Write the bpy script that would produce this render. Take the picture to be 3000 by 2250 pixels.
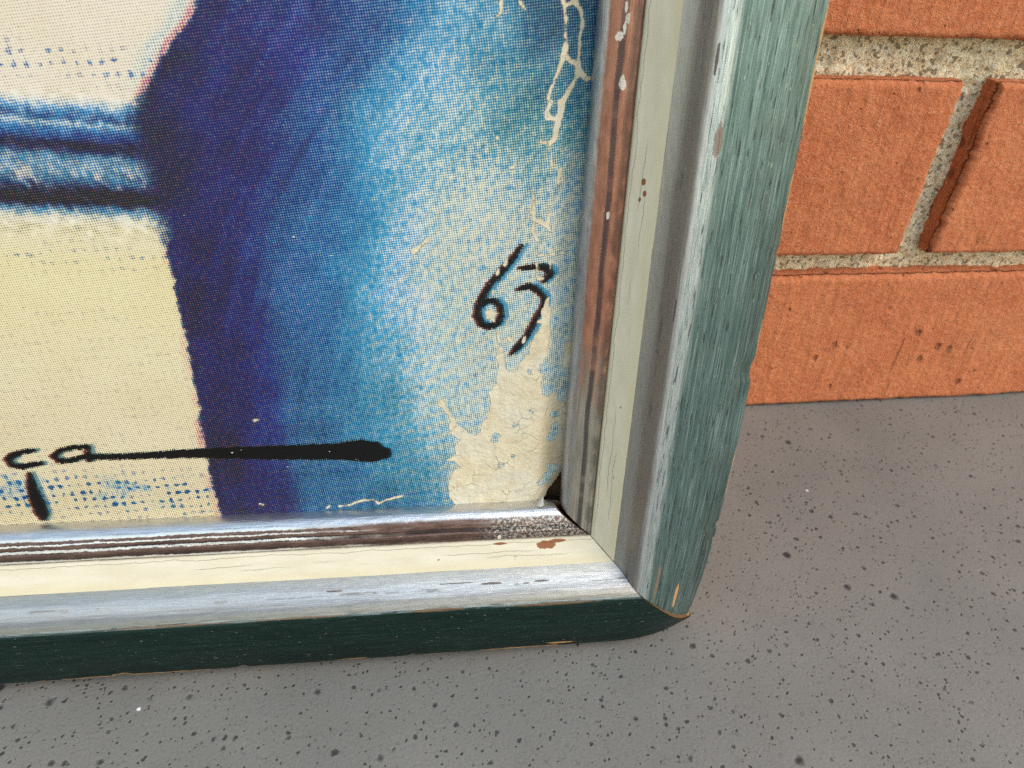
import bpy, bmesh, math, random
import numpy as np
from mathutils import Vector, Matrix, Euler

for o in list(bpy.data.objects):
    bpy.data.objects.remove(o)
scene = bpy.context.scene
COL = scene.collection

# ------------------------------------------------------------------ camera
cam_d = bpy.data.cameras.new('camera')
cam = bpy.data.objects.new('camera', cam_d)
COL.objects.link(cam)
cam_d.sensor_fit = 'HORIZONTAL'
cam_d.sensor_width = 36.0
cam_d.lens = 36.0 * 2080.0 / 3000.0
cam_d.clip_start = 0.005
cam_d.clip_end = 200.0
CAM_ROT = (Matrix.Rotation(-0.16915051, 4, 'Z') @ Matrix.Rotation(math.pi / 2 - 0.62511367, 4, 'X')
           @ Matrix.Rotation(0.05906692, 4, 'Z'))
cam.matrix_world = Matrix.Translation((0.0, -0.23466226, 0.19016864)) @ CAM_ROT
cam_d.dof.use_dof = True
cam_d.dof.focus_distance = 0.185
cam_d.dof.aperture_fstop = 26.0
scene.camera = cam

# ------------------------------------------------------------------ world and sun
SUN_ELEV = math.radians(45)
SUN_AZ = math.radians(54)          # measured from the wall's outward normal (-Y) towards +X
world = bpy.data.worlds.new('World')
scene.world = world
world.use_nodes = True
wn = world.node_tree
sky = wn.nodes.new('ShaderNodeTexSky')
sky.sky_type = 'NISHITA'
sky.sun_disc = False
sky.sun_elevation = SUN_ELEV
sun_dir = Vector((math.cos(SUN_ELEV) * math.sin(SUN_AZ), -math.cos(SUN_ELEV) * math.cos(SUN_AZ), math.sin(SUN_ELEV)))
sky.sun_rotation = math.atan2(sun_dir.x, sun_dir.y)
sky.air_density = 2.2
sky.dust_density = 1.3
sky.ozone_density = 0.45
wn.links.new(sky.outputs[0], wn.nodes['Background'].inputs[0])
wn.nodes['Background'].inputs[1].default_value = 0.15

sd = bpy.data.lights.new('sun', 'SUN')
sd.energy = 0.9
sd.angle = math.radians(30)
sd.color = (1.0, 0.94, 0.87)
sun = bpy.data.objects.new('sun', sd)
COL.objects.link(sun)
sun.rotation_euler = (-sun_dir).to_track_quat('-Z', 'Y').to_euler()
sun.location = sun_dir * 3

scene.view_settings.view_transform = 'Standard'
scene.view_settings.look = 'None'
scene.view_settings.exposure = 0.79
scene.view_settings.gamma = 1.0
scene.render.engine = 'CYCLES'
scene.cycles.use_denoising = False
scene.cycles.max_bounces = 8

# ------------------------------------------------------------------ helpers
def lin(c):
    c = np.asarray(c, float) / 255.0
    return np.where(c <= 0.04045, c / 12.92, ((c + 0.055) / 1.055) ** 2.4)

def hash3(ix, iy, iz, seed):
    h = (ix.astype(np.int64) * 374761393 + iy.astype(np.int64) * 668265263 + iz.astype(np.int64) * 2147483647 + seed * 1274126177) & 0xFFFFFFFF
    h = ((h ^ (h >> 13)) * 1274126177) & 0xFFFFFFFF
    h = ((h ^ (h >> 16)) * 2246822519) & 0xFFFFFFFF
    return ((h ^ (h >> 15)) & 0xFFFFFF) / float(0xFFFFFF)

def vnoise(x, y, z, seed=0):
    x, y, z = np.broadcast_arrays(np.asarray(x, float), np.asarray(y, float), np.asarray(z, float))
    ix, iy, iz = np.floor(x), np.floor(y), np.floor(z)
    fx, fy, fz = x - ix, y - iy, z - iz
    fx, fy, fz = [f * f * (3 - 2 * f) for f in (fx, fy, fz)]
    r = 0
    for dx in (0, 1):
        for dy in (0, 1):
            for dz in (0, 1):
                w = (fx if dx else 1 - fx) * (fy if dy else 1 - fy) * (fz if dz else 1 - fz)
                r = r + w * hash3(ix + dx, iy + dy, iz + dz, seed)
    return r * 2 - 1

def fbm(x, y, z, seed=0, oct=3):
    r, a, s = 0, 1.0, 1.0
    for i in range(oct):
        r = r + a * vnoise(np.asarray(x) * s, np.asarray(y) * s, np.asarray(z) * s, seed + i)
        a *= 0.5
        s *= 2.1
    return r

def smooth(a, b, x):
    t = np.clip((x - a) / (b - a), 0, 1)
    return t * t * (3 - 2 * t)

def mesh_obj(name, verts, faces, mat=None, parent=None, uvs=None, smooth_shade=True):
    me = bpy.data.meshes.new(name)
    me.from_pydata([tuple(v) for v in verts], [], faces)
    if uvs is not None:
        lay = me.uv_layers.new(name='map_cm')
        idx = np.zeros(len(me.loops), dtype=np.int32)
        me.loops.foreach_get('vertex_index', idx)
        lay.data.foreach_set('uv', np.asarray(uvs, np.float32)[idx].ravel())
    if smooth_shade:
        me.polygons.foreach_set('use_smooth', np.ones(len(me.polygons), dtype=bool))
    me.update()
    if mat:
        me.materials.append(mat)
    o = bpy.data.objects.new(name, me)
    COL.objects.link(o)
    if parent:
        o.parent = parent
    return o

def grid_faces(nu, nv, base=0, flip=False):
    i, j = np.meshgrid(np.arange(nu - 1), np.arange(nv - 1), indexing='ij')
    a = base + i * nv + j
    q = np.stack([a, a + nv, a + nv + 1, a + 1], -1).reshape(-1, 4)
    if flip:
        q = q[:, ::-1]
    return q.tolist()

def empty(name, matrix, label, cat):
    o = bpy.data.objects.new(name, None)
    COL.objects.link(o)
    o.matrix_world = matrix
    o.empty_display_size = 0.02
    o['label'] = label
    o['category'] = cat
    return o

# ------------------------------------------------------------------ shader helper
class NT:
    def __init__(self, name):
        self.mat = bpy.data.materials.new(name)
        self.mat.use_nodes = True
        self.t = self.mat.node_tree
        self.b = self.t.nodes['Principled BSDF']
    def n(self, typ, **kw):
        nd = self.t.nodes.new(typ)
        for k, v in kw.items():
            setattr(nd, k, v)
        return nd
    def put(self, sock, v):
        if isinstance(v, bpy.types.NodeSocket):
            self.t.links.new(v, sock)
        elif isinstance(v, (tuple, list)):
            sock.default_value = tuple(v) if len(v) != 3 or sock.type != 'RGBA' else (*v, 1.0)
        else:
            sock.default_value = v
    def m(self, op, a, b=None, c=None, clamp=False):
        nd = self.n('ShaderNodeMath', operation=op, use_clamp=clamp)
        self.put(nd.inputs[0], a)
        if b is not None: self.put(nd.inputs[1], b)
        if c is not None: self.put(nd.inputs[2], c)
        return nd.outputs[0]
    def step(self, x, lo, hi, a=0.0, b=1.0):
        nd = self.n('ShaderNodeMapRange', interpolation_type='SMOOTHSTEP')
        for i, v in enumerate((x, lo, hi, a, b)):
            self.put(nd.inputs[i], v)
        return nd.outputs[0]
    def line(self, x, lo, hi, a=0.0, b=1.0):
        nd = self.n('ShaderNodeMapRange', interpolation_type='LINEAR', clamp=True)
        for i, v in enumerate((x, lo, hi, a, b)):
            self.put(nd.inputs[i], v)
        return nd.outputs[0]
    def mix(self, f, a, b, mode='MIX'):
        nd = self.n('ShaderNodeMix', data_type='RGBA', blend_type=mode)
        self.put(nd.inputs[0], f)
        self.put(nd.inputs[6], a)
        self.put(nd.inputs[7], b)
        return nd.outputs[2]
    def noise(self, vec, scale, detail=3.0, rough=0.55, dist=0.0, color=False):
        nd = self.n('ShaderNodeTexNoise')
        self.put(nd.inputs['Vector'], vec)
        nd.inputs['Scale'].default_value = scale
        nd.inputs['Detail'].default_value = detail
        nd.inputs['Roughness'].default_value = rough
        nd.inputs['Distortion'].default_value = dist
        return nd.outputs[1 if color else 0]
    def voro(self, vec, scale, rand=1.0, feature='F1', out='Distance'):
        nd = self.n('ShaderNodeTexVoronoi', feature=feature)
        self.put(nd.inputs['Vector'], vec)
        nd.inputs['Scale'].default_value = scale
        nd.inputs['Randomness'].default_value = rand
        return nd.outputs[out]
    def map(self, vec, scale=(1, 1, 1), rot=(0, 0, 0), loc=(0, 0, 0)):
        nd = self.n('ShaderNodeMapping')
        self.put(nd.inputs[0], vec)
        nd.inputs['Location'].default_value = loc
        nd.inputs['Rotation'].default_value = rot
        nd.inputs['Scale'].default_value = scale
        return nd.outputs[0]
    def vadd(self, a, b, s=1.0):
        nd = self.n('ShaderNodeVectorMath', operation='MULTIPLY_ADD')
        self.put(nd.inputs[0], b)
        nd.inputs[1].default_value = (s, s, s)
        self.put(nd.inputs[2], a)
        return nd.outputs[0]
    def dot(self, a, v):
        nd = self.n('ShaderNodeVectorMath', operation='DOT_PRODUCT')
        self.put(nd.inputs[0], a)
        nd.inputs[1].default_value = v
        return nd.outputs['Value']
    def sep(self, v):
        nd = self.n('ShaderNodeSeparateXYZ')
        self.put(nd.inputs[0], v)
        return nd.outputs[0], nd.outputs[1], nd.outputs[2]
    def blob(self, u, v, lst, noise, amt=0.6):
        r = None
        for (u0, v0, ru, rv) in lst:
            a = self.m('POWER', self.m('ABSOLUTE', self.m('DIVIDE', self.m('SUBTRACT', u, u0), ru)), 2.0)
            b = self.m('POWER', self.m('ABSOLUTE', self.m('DIVIDE', self.m('SUBTRACT', v, v0), rv)), 2.0)
            d = self.m('ADD', self.m('SQRT', self.m('ADD', a, b)), self.m('MULTIPLY', self.m('SUBTRACT', noise, 0.5), amt * 2))
            q = self.step(d, 1.06, 0.94)
            r = q if r is None else self.m('MAXIMUM', r, q)
        return r
    def uv(self):
        return self.n('ShaderNodeUVMap', uv_map='map_cm').outputs[0]
    def obj(self):
        return self.n('ShaderNodeTexCoord').outputs['Object']
    def geo(self):
        return self.n('ShaderNodeNewGeometry').outputs['Position']
    def attr(self, name):
        return self.n('ShaderNodeAttribute', attribute_type='GEOMETRY', attribute_name=name)
    def rnd(self):
        return self.n('ShaderNodeObjectInfo').outputs['Random']
    def bump(self, h, dist, strength=1.0, prev=None):
        nd = self.n('ShaderNodeBump')
        nd.inputs['Strength'].default_value = strength
        nd.inputs['Distance'].default_value = dist
        self.put(nd.inputs['Height'], h)
        if prev is not None:
            self.put(nd.inputs['Normal'], prev)
        return nd.outputs[0]
    def out(self, color=None, rough=None, metal=None, normal=None, spec=None):
        for k, v in (('Base Color', color), ('Roughness', rough), ('Metallic', metal), ('Normal', normal), ('Specular IOR Level', spec)):
            if v is not None:
                self.put(self.b.inputs[k], v)
        return self.mat

EDGE = [(-78.5, 123.1), (-82.1, 118.2), (-84.8, 115.7), (-88.8, 110.5), (-93.0, 104.9), (-95.0, 100.4), (-94.6, 94.4), (-93.6, 83.8), (-93.4, 77.7), (-93.3, 71.4), (-93.0, 55.7), (-92.9, 37.2), (-93.7, 16.7), (-92.7, 0.2), (-92.4, -7.7)]
YEAR = [[(-13.3, 74.4, 0.55), (-15.4, 71.1, 0.89), (-17.9, 68.0, 0.97), (-20.4, 65.0, 0.93), (-22.3, 61.8, 0.9), (-23.5, 59.1, 0.87), (-23.6, 56.6, 0.95), (-22.5, 54.4, 1.0), (-20.6, 53.7, 0.96), (-18.7, 54.5, 0.92), (-17.8, 56.5, 0.88), (-18.0, 59.0, 0.84), (-19.6, 60.6, 0.83), (-21.1, 60.7, 0.75), (-22.4, 59.4, 0.68)], [(-13.3, 68.8, 0.63), (-11.2, 68.9, 0.86), (-9.0, 69.2, 0.98), (-6.7, 68.5, 1.06), (-5.9, 67.0, 0.95), (-7.7, 65.4, 0.76)], [(-13.6, 63.5, 0.76), (-11.0, 64.3, 0.91), (-8.7, 62.9, 0.84), (-7.3, 61.3, 0.73), (-7.2, 59.2, 0.77), (-8.7, 56.2, 0.85), (-11.2, 51.0, 0.86), (-13.1, 48.3, 1.02), (-15.0, 46.0, 0.59)]]
NAME = [[(-134.1, 22.4, 0.69), (-136.6, 22.1, 0.83), (-138.9, 21.5, 0.92), (-140.8, 20.0, 0.92), (-140.3, 18.4, 0.93), (-138.3, 17.7, 0.93), (-133.6, 18.5, 0.8)], [(-121.9, 22.9, 0.8), (-125.2, 22.8, 0.84), (-128.2, 22.0, 0.84), (-129.9, 20.5, 0.84), (-129.0, 18.9, 0.89), (-126.1, 19.1, 0.85), (-122.5, 20.0, 0.85)], [(-121.5, 23.0, 0.8), (-122.0, 18.9, 0.81)], [(-122.1, 19.9, 1.0), (-114.5, 19.6, 1.06), (-104.7, 19.8, 1.22), (-94.9, 19.8, 1.58), (-79.9, 19.3, 2.12), (-69.8, 19.0, 2.46), (-59.5, 18.9, 2.81), (-54.3, 18.8, 3.56), (-51.2, 18.3, 3.42), (-48.3, 17.8, 2.11)], [(-136.9, 15.6, 0.7), (-137.4, 11.2, 1.33), (-137.3, 6.4, 1.92), (-137.2, 3.1, 1.7), (-137.3, 1.2, 0.88)]]
PEEL_POLY = [[(-28.4, -2.1), (-31.1, 2.8), (-31.4, 6.6), (-30.3, 11.0), (-27.6, 12.1), (-29.7, 14.2), (-31.7, 14.7), (-29.3, 16.6), (-29.6, 19.0), (-28.0, 20.9), (-30.9, 23.3), (-31.2, 25.6), (-30.5, 27.1), (-32.4, 30.5), (-34.0, 32.0), (-33.4, 33.5), (-32.1, 33.8), (-31.8, 31.6), (-30.2, 28.9), (-28.9, 26.3), (-26.3, 23.5), (-24.3, 21.9), (-22.7, 23.4), (-22.1, 26.8), (-20.8, 27.5), (-20.2, 31.9), (-20.6, 35.3), (-18.7, 37.7), (-18.2, 43.4), (-19.1, 44.8), (-18.6, 47.9), (-17.0, 47.9), (-16.6, 42.6), (-15.6, 41.2), (-13.3, 41.5), (-13.1, 43.6), (-11.5, 44.6), (-12.2, 45.9), (-10.6, 46.0), (-10.4, 48.4), (-9.3, 51.1), (-7.5, 53.4), (-7.1, 56.7), (-6.2, 58.7), (-5.6, 58.7), (-5.4, 55.4), (-5.2, 51.0), (-4.4, 48.6), (-5.5, 45.2), (-7.3, 42.8), (-7.9, 41.0), (-6.2, 39.5), (-7.0, 36.7), (-6.2, 33.7), (-4.8, 32.9), (-2.6, 34.7), (-1.7, 31.0), (-0.0, 30.5), (0.7, 29.4), (2.5, 22.7), (4.5, -4.0)], [(-20.2, 59.4), (-19.9, 57.6), (-18.3, 57.3), (-19.7, 56.5), (-19.4, 54.6), (-20.6, 55.9), (-22.0, 55.1), (-21.4, 56.7), (-22.5, 58.1), (-20.9, 57.8)], [(-8.4, 67.4), (-8.3, 66.5), (-7.5, 66.0), (-8.3, 65.7), (-8.4, 64.7), (-9.0, 65.5), (-9.9, 65.3), (-9.5, 66.1), (-9.9, 67.0), (-9.0, 66.7)], [(-0.6, 48.5), (1.3, 48.5), (1.2, 40.8), (-1.1, 41.0), (-1.0, 45.8)]]
ISLES = [(-19.0, 22.0, 1.17), (-9.6, 29.5, 0.93), (-10.7, 36.4, 0.81), (-10.1, 40.4, 0.74), (-3.0, 27.1, 0.78), (-2.4, 22.6, 1.88), (-3.2, 19.6, 1.55), (-13.1, 24.8, 0.5), (-13.8, 15.2, 0.58), (-17.4, 12.4, 0.62), (-4.0, 6.0, 2.13), (-1.4, 9.6, 1.94)]
VEINS = [[(-7.1, 125.9, 0.7), (-6.4, 124.4, 0.51), (-5.9, 122.1, 0.39), (-6.0, 119.9, 0.33), (-5.6, 118.1, 0.39), (-5.6, 116.6, 0.79), (-5.8, 115.2, 0.99), (-6.1, 114.0, 0.6), (-6.8, 112.8, 0.46), (-7.3, 111.6, 0.4), (-8.2, 109.1, 0.4), (-8.9, 106.7, 0.47)], [(-4.3, 125.9, 0.96), (-3.5, 124.8, 0.77), (-2.6, 123.7, 0.45), (-2.1, 121.1, 0.52), (-2.5, 118.8, 0.46), (-2.4, 115.9, 0.46), (-2.4, 112.9, 0.74), (-2.7, 111.1, 0.6), (-4.0, 108.6, 0.54), (-5.2, 106.7, 0.81)], [(-5.4, 115.2, 0.79), (-4.5, 114.2, 0.46), (-2.9, 113.5, 0.8), (-2.0, 112.3, 0.8), (-0.5, 110.6, 0.61), (0.3, 110.7, 0.41)], [(-6.4, 124.3, 0.38), (-5.3, 124.9, 0.45), (-4.0, 125.6, 0.58)], [(-19.5, 125.3, 0.5), (-19.6, 123.7, 0.44), (-19.6, 122.6, 0.51), (-20.6, 122.0, 0.21)], [(-16.0, 125.2, 0.25), (-15.2, 124.3, 0.38), (-14.3, 123.3, 0.17)], [(-8.4, 105.9, 0.81), (-9.0, 104.4, 0.61), (-8.9, 102.9, 0.61), (-7.5, 102.3, 0.55), (-6.2, 102.9, 1.16), (-6.6, 100.9, 0.9), (-6.8, 98.8, 0.69), (-8.2, 97.0, 0.63)], [(-5.9, 106.0, 1.22), (-5.8, 104.5, 1.16), (-6.2, 102.9, 1.03)], [(-10.2, 97.7, 0.41), (-8.6, 97.6, 0.48)], [(-7.6, 94.3, 0.21), (-7.3, 92.7, 0.49)], [(-5.1, 91.7, 0.5), (-5.5, 89.6, 0.43), (-5.1, 87.3, 0.36)], [(-4.5, 96.6, 0.28), (-3.6, 95.7, 0.32)], [(-19.7, 98.4, 0.41), (-19.4, 98.1, 0.27)], [(-16.9, 91.8, 0.35), (-15.9, 92.4, 0.49), (-15.5, 93.2, 0.21)], [(-24.8, 103.8, 0.33), (-24.6, 103.3, 0.2)], [(-17.2, 94.8, 0.34), (-16.9, 94.2, 0.21)], [(-11.5, 86.9, 0.5), (-11.1, 84.9, 0.36), (-10.9, 82.9, 0.58), (-10.8, 80.6, 0.65), (-9.4, 79.9, 0.58), (-7.6, 79.2, 0.8), (-7.3, 81.2, 0.58), (-6.8, 83.2, 0.22)], [(-12.6, 82.6, 0.29), (-11.4, 81.8, 0.43)], [(-11.0, 79.5, 0.44), (-10.9, 77.4, 0.51), (-9.6, 75.5, 0.37)], [(-9.5, 71.9, 0.52), (-7.2, 71.9, 0.37), (-4.9, 72.0, 0.3), (-2.6, 71.9, 0.45)], [(-7.6, 78.9, 0.66), (-6.7, 77.6, 0.44)], [(-9.6, 69.8, 0.45), (-9.4, 68.6, 0.38), (-9.7, 67.5, 0.23)], [(-6.3, 70.8, 0.37), (-6.2, 68.4, 0.38)], [(-16.9, 71.1, 0.37), (-17.4, 69.6, 0.56)], [(-18.9, 68.4, 0.33), (-19.1, 67.1, 0.41)], [(-20.0, 63.0, 0.45), (-20.1, 62.2, 0.26)], [(-11.8, 50.6, 0.39), (-12.1, 49.4, 0.51)], [(-6.3, 60.8, 0.58), (-7.2, 57.2, 0.97), (-6.7, 54.7, 0.78), (-8.7, 54.8, 0.47)], [(-18.7, 52.0, 0.58), (-18.1, 49.5, 0.51)], [(-15.9, 50.5, 0.59), (-15.1, 49.8, 0.47)], [(-35.5, 75.7, 0.78), (-36.9, 74.6, 0.36), (-38.8, 72.9, 0.78)], [(-61.5, 0.9, 0.32), (-58.7, 1.1, 0.38), (-56.5, 2.1, 0.7), (-54.8, 2.6, 0.38), (-52.1, 2.6, 0.33), (-50.6, 1.2, 0.38), (-48.9, 2.3, 0.49), (-43.9, 3.5, 0.33)], [(-64.7, 0.6, 0.22), (-63.9, 1.2, 0.21)], [(-80.4, 29.0, 0.49), (-79.2, 29.2, 0.44)], [(-82.3, 3.0, 0.42), (-81.5, 2.6, 0.26)]]
RIGHT = [(123.9, [(0.0, (52, 52, 110)), (11.3, (60, 57, 125)), (23.7, (58, 68, 150)), (35.4, (66, 104, 175)), (46.4, (90, 140, 195)), (55.7, (125, 170, 205)), (67.9, (110, 158, 192)), (75.6, (60, 110, 150))]), (114.8, [(0.0, (45, 48, 98)), (18.7, (54, 52, 115)), (30.5, (45, 60, 142)), (44.4, (60, 110, 180)), (53.9, (110, 160, 205)), (68.3, (145, 185, 208)), (83.0, (95, 138, 165))]), (105.6, [(0.0, (40, 44, 88)), (13.6, (44, 45, 105)), (27.4, (42, 50, 120)), (41.5, (45, 90, 165)), (51.1, (90, 150, 200)), (61.8, (145, 188, 212)), (75.6, (165, 195, 207)), (90.7, (110, 150, 165))]), (94.9, [(0.0, (38, 46, 80)), (11.2, (38, 42, 95)), (26.3, (42, 50, 122)), (39.9, (40, 90, 165)), (50.7, (80, 150, 205)), (62.7, (155, 195, 212)), (93.7, (140, 170, 175))]), (79.8, [(0.0, (50, 44, 98)), (7.8, (40, 42, 100)), (19.6, (45, 60, 130)), (29.6, (45, 100, 170)), (44.9, (60, 140, 200)), (51.1, (130, 180, 210)), (61.6, (172, 202, 210)), (91.8, (165, 185, 185))]), (64.5, [(0.0, (62, 44, 95)), (7.1, (38, 40, 98)), (18.4, (45, 65, 135)), (30.9, (45, 110, 180)), (41.6, (70, 145, 200)), (49.1, (130, 180, 210)), (59.0, (178, 206, 212)), (92.7, (165, 188, 188))]), (42.7, [(0.0, (60, 42, 95)), (7.0, (38, 40, 98)), (19.0, (40, 60, 130)), (26.7, (55, 110, 170)), (37.9, (60, 135, 190)), (49.3, (120, 170, 200)), (58.6, (175, 203, 208)), (97.5, (165, 188, 188))]), (22.6, [(0.0, (60, 42, 92)), (6.8, (36, 40, 95)), (20.6, (40, 70, 140)), (27.6, (60, 120, 175)), (41.8, (70, 140, 190)), (53.8, (120, 170, 195)), (63.6, (168, 194, 200)), (96.5, (165, 188, 188))]), (0.2, [(0.0, (58, 42, 85)), (7.8, (34, 40, 88)), (19.9, (40, 70, 130)), (29.8, (50, 110, 165)), (46.1, (60, 125, 170)), (62.9, (110, 155, 185)), (102.4, (150, 175, 180))])]
LEFT = [(121.6, (226, 216, 192)), (106.0, (226, 216, 192)), (104.2, (180, 195, 205)), (102.9, (84, 128, 165)), (101.6, (64, 104, 142)), (100.7, (170, 184, 190)), (99.5, (72, 120, 165)), (98.0, (34, 82, 130)), (96.6, (15, 35, 60)), (95.5, (20, 45, 75)), (94.2, (95, 128, 150)), (92.0, (130, 150, 165)), (90.1, (105, 132, 150)), (88.2, (44, 84, 112)), (86.8, (13, 26, 42)), (84.3, (12, 22, 35)), (82.9, (95, 130, 152)), (81.1, (200, 200, 185)), (78.8, (220, 212, 178)), (70.6, (223, 213, 162)), (55.1, (223, 212, 166)), (30.5, (217, 204, 168)), (17.0, (215, 201, 166)), (8.5, (206, 193, 160)), (-5.0, (206, 190, 152))]
# ------------------------------------------------------------------ materials of the setting
def mat_brick():
    k = NT('fired_clay')
    g = k.geo()
    p = k.map(g, (1000, 1000, 1000))                       # millimetres
    r = k.rnd()
    sh = k.n('ShaderNodeCombineXYZ'); k.put(sh.inputs[0], k.m('MULTIPLY', r, 700.0)); k.put(sh.inputs[2], k.m('MULTIPLY', r, 310.0))
    p = k.vadd(p, sh.outputs[0])
    big = k.noise(p, 0.05, 3, 0.6)
    grain = k.noise(p, 0.5, 5, 0.7)
    fine = k.noise(p, 2.2, 2, 0.6)
    drag = k.noise(k.map(p, (1.0, 1.0, 0.10), (0, math.radians(3), 0)), 0.42, 3, 0.55)
    scratch = k.step(k.noise(k.map(p, (1.0, 1.0, 0.07), (0, math.radians(-5), 0)), 0.30, 1, 0.4), 0.72, 0.80)
    pitn = k.noise(p, 0.5, 2, 0.5, 0.6)
    wob = k.vadd(p, k.noise(p, 0.5, 2, 0.5, color=True), 1.6)
    v = k.voro(k.map(wob, (1, 1, 0.75)), 0.16)
    vc = k.voro(k.map(wob, (1, 1, 0.75)), 0.16, out='Color')
    pr = k.m('MULTIPLY', k.step(k.sep(vc)[0], 0.66, 1.0), 0.26)
    pit = k.m('MULTIPLY', k.step(v, k.m('MULTIPLY', pr, 1.25), k.m('MULTIPLY', pr, 0.45)), k.step(pr, 0.01, 0.05))
    v2 = k.voro(wob, 0.5); vc2 = k.voro(wob, 0.5, out='Color')
    pr2 = k.m('MULTIPLY', k.step(k.sep(vc2)[1], 0.68, 1.0), 0.30)
    pit2 = k.m('MULTIPLY', k.step(v2, k.m('MULTIPLY', pr2, 1.2), k.m('MULTIPLY', pr2, 0.4)), k.step(pr2, 0.01, 0.05))
    pits = k.m('MAXIMUM', pit, k.m('MULTIPLY', pit2, 0.75))
    white = k.m('MULTIPLY', k.step(k.noise(k.vadd(p, (31.0, 7.0, 3.0)), 0.55, 2, 0.5), 0.70, 0.76), 0.8)
    c = k.mix(k.step(big, 0.3, 0.7), lin((204, 122, 80)).tolist(), lin((190, 106, 68)).tolist())
    c = k.mix(k.m('MULTIPLY', k.step(k.noise(p, 0.022, 3, 0.6), 0.42, 0.7), 0.5), c, lin((204, 126, 84)).tolist())
    c = k.mix(k.m('MULTIPLY', k.step(k.noise(k.vadd(p, (90.0, 0.0, 40.0)), 0.06, 4, 0.65), 0.52, 0.72), 0.4), c, lin((150, 74, 48)).tolist())
    c = k.mix(k.m('MULTIPLY', k.step(r, 0.25, 1.0), 0.4), c, lin((172, 88, 58)).tolist())
    c = k.mix(k.m('MULTIPLY', k.step(grain, 0.42, 0.75), 0.7), c, lin((216, 146, 108)).tolist())
    c = k.mix(k.m('MULTIPLY', k.step(fine, 0.5, 0.3), 0.22), c, lin((150, 74, 46)).tolist())
    c = k.mix(k.m('MULTIPLY', pits, 0.6), c, lin((98, 52, 38)).tolist())
    c = k.mix(k.m('MULTIPLY', scratch, 0.45), c, lin((110, 58, 42)).tolist())
    c = k.mix(white, c, lin((232, 176, 132)).tolist())
    h = k.m('ADD', k.m('MULTIPLY', grain, 0.9), k.m('MULTIPLY', drag, 0.7))
    h = k.m('ADD', h, k.m('MULTIPLY', fine, 0.35))
    h = k.m('SUBTRACT', h, k.m('MULTIPLY', pits, 0.9))
    h = k.m('SUBTRACT', h, k.m('MULTIPLY', scratch, 0.6))
    h = k.m('ADD', h, k.m('MULTIPLY', white, 0.25))
    return k.out(c, 0.9, 0.0, k.bump(h, 0.0014, 0.9), 0.25)

def mat_mortar():
    k = NT('sandy_mortar')
    p = k.map(k.geo(), (1000, 1000, 1000))
    a = k.noise(p, 0.55, 4, 0.7)
    b = k.noise(p, 1.6, 3, 0.6)
    big = k.noise(p, 0.09, 2, 0.5)
    sp = k.voro(p, 0.9, out='Color')
    s0, s1, s2 = k.sep(sp)
    c = k.mix(k.step(a, 0.3, 0.7), lin((206, 180, 142)).tolist(), lin((252, 236, 206)).tolist())
    c = k.mix(k.m('MULTIPLY', k.step(s0, 0.74, 0.8), 0.7), c, lin((96, 82, 62)).tolist())
    c = k.mix(k.m('MULTIPLY', k.step(s1, 0.75, 0.82), 0.7), c, lin((236, 228, 206)).tolist())
    c = k.mix(k.m('MULTIPLY', k.step(big, 0.5, 0.8), 0.35), c, lin((110, 98, 70)).tolist())
    c = k.mix(k.m('MULTIPLY', k.step(b, 0.42, 0.28), 0.55), c, lin((84, 72, 54)).tolist())
    h = k.m('ADD', a, k.m('MULTIPLY', b, 0.5))
    return k.out(c, 0.95, 0.0, k.bump(h, 0.0016, 0.9), 0.2)

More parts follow.
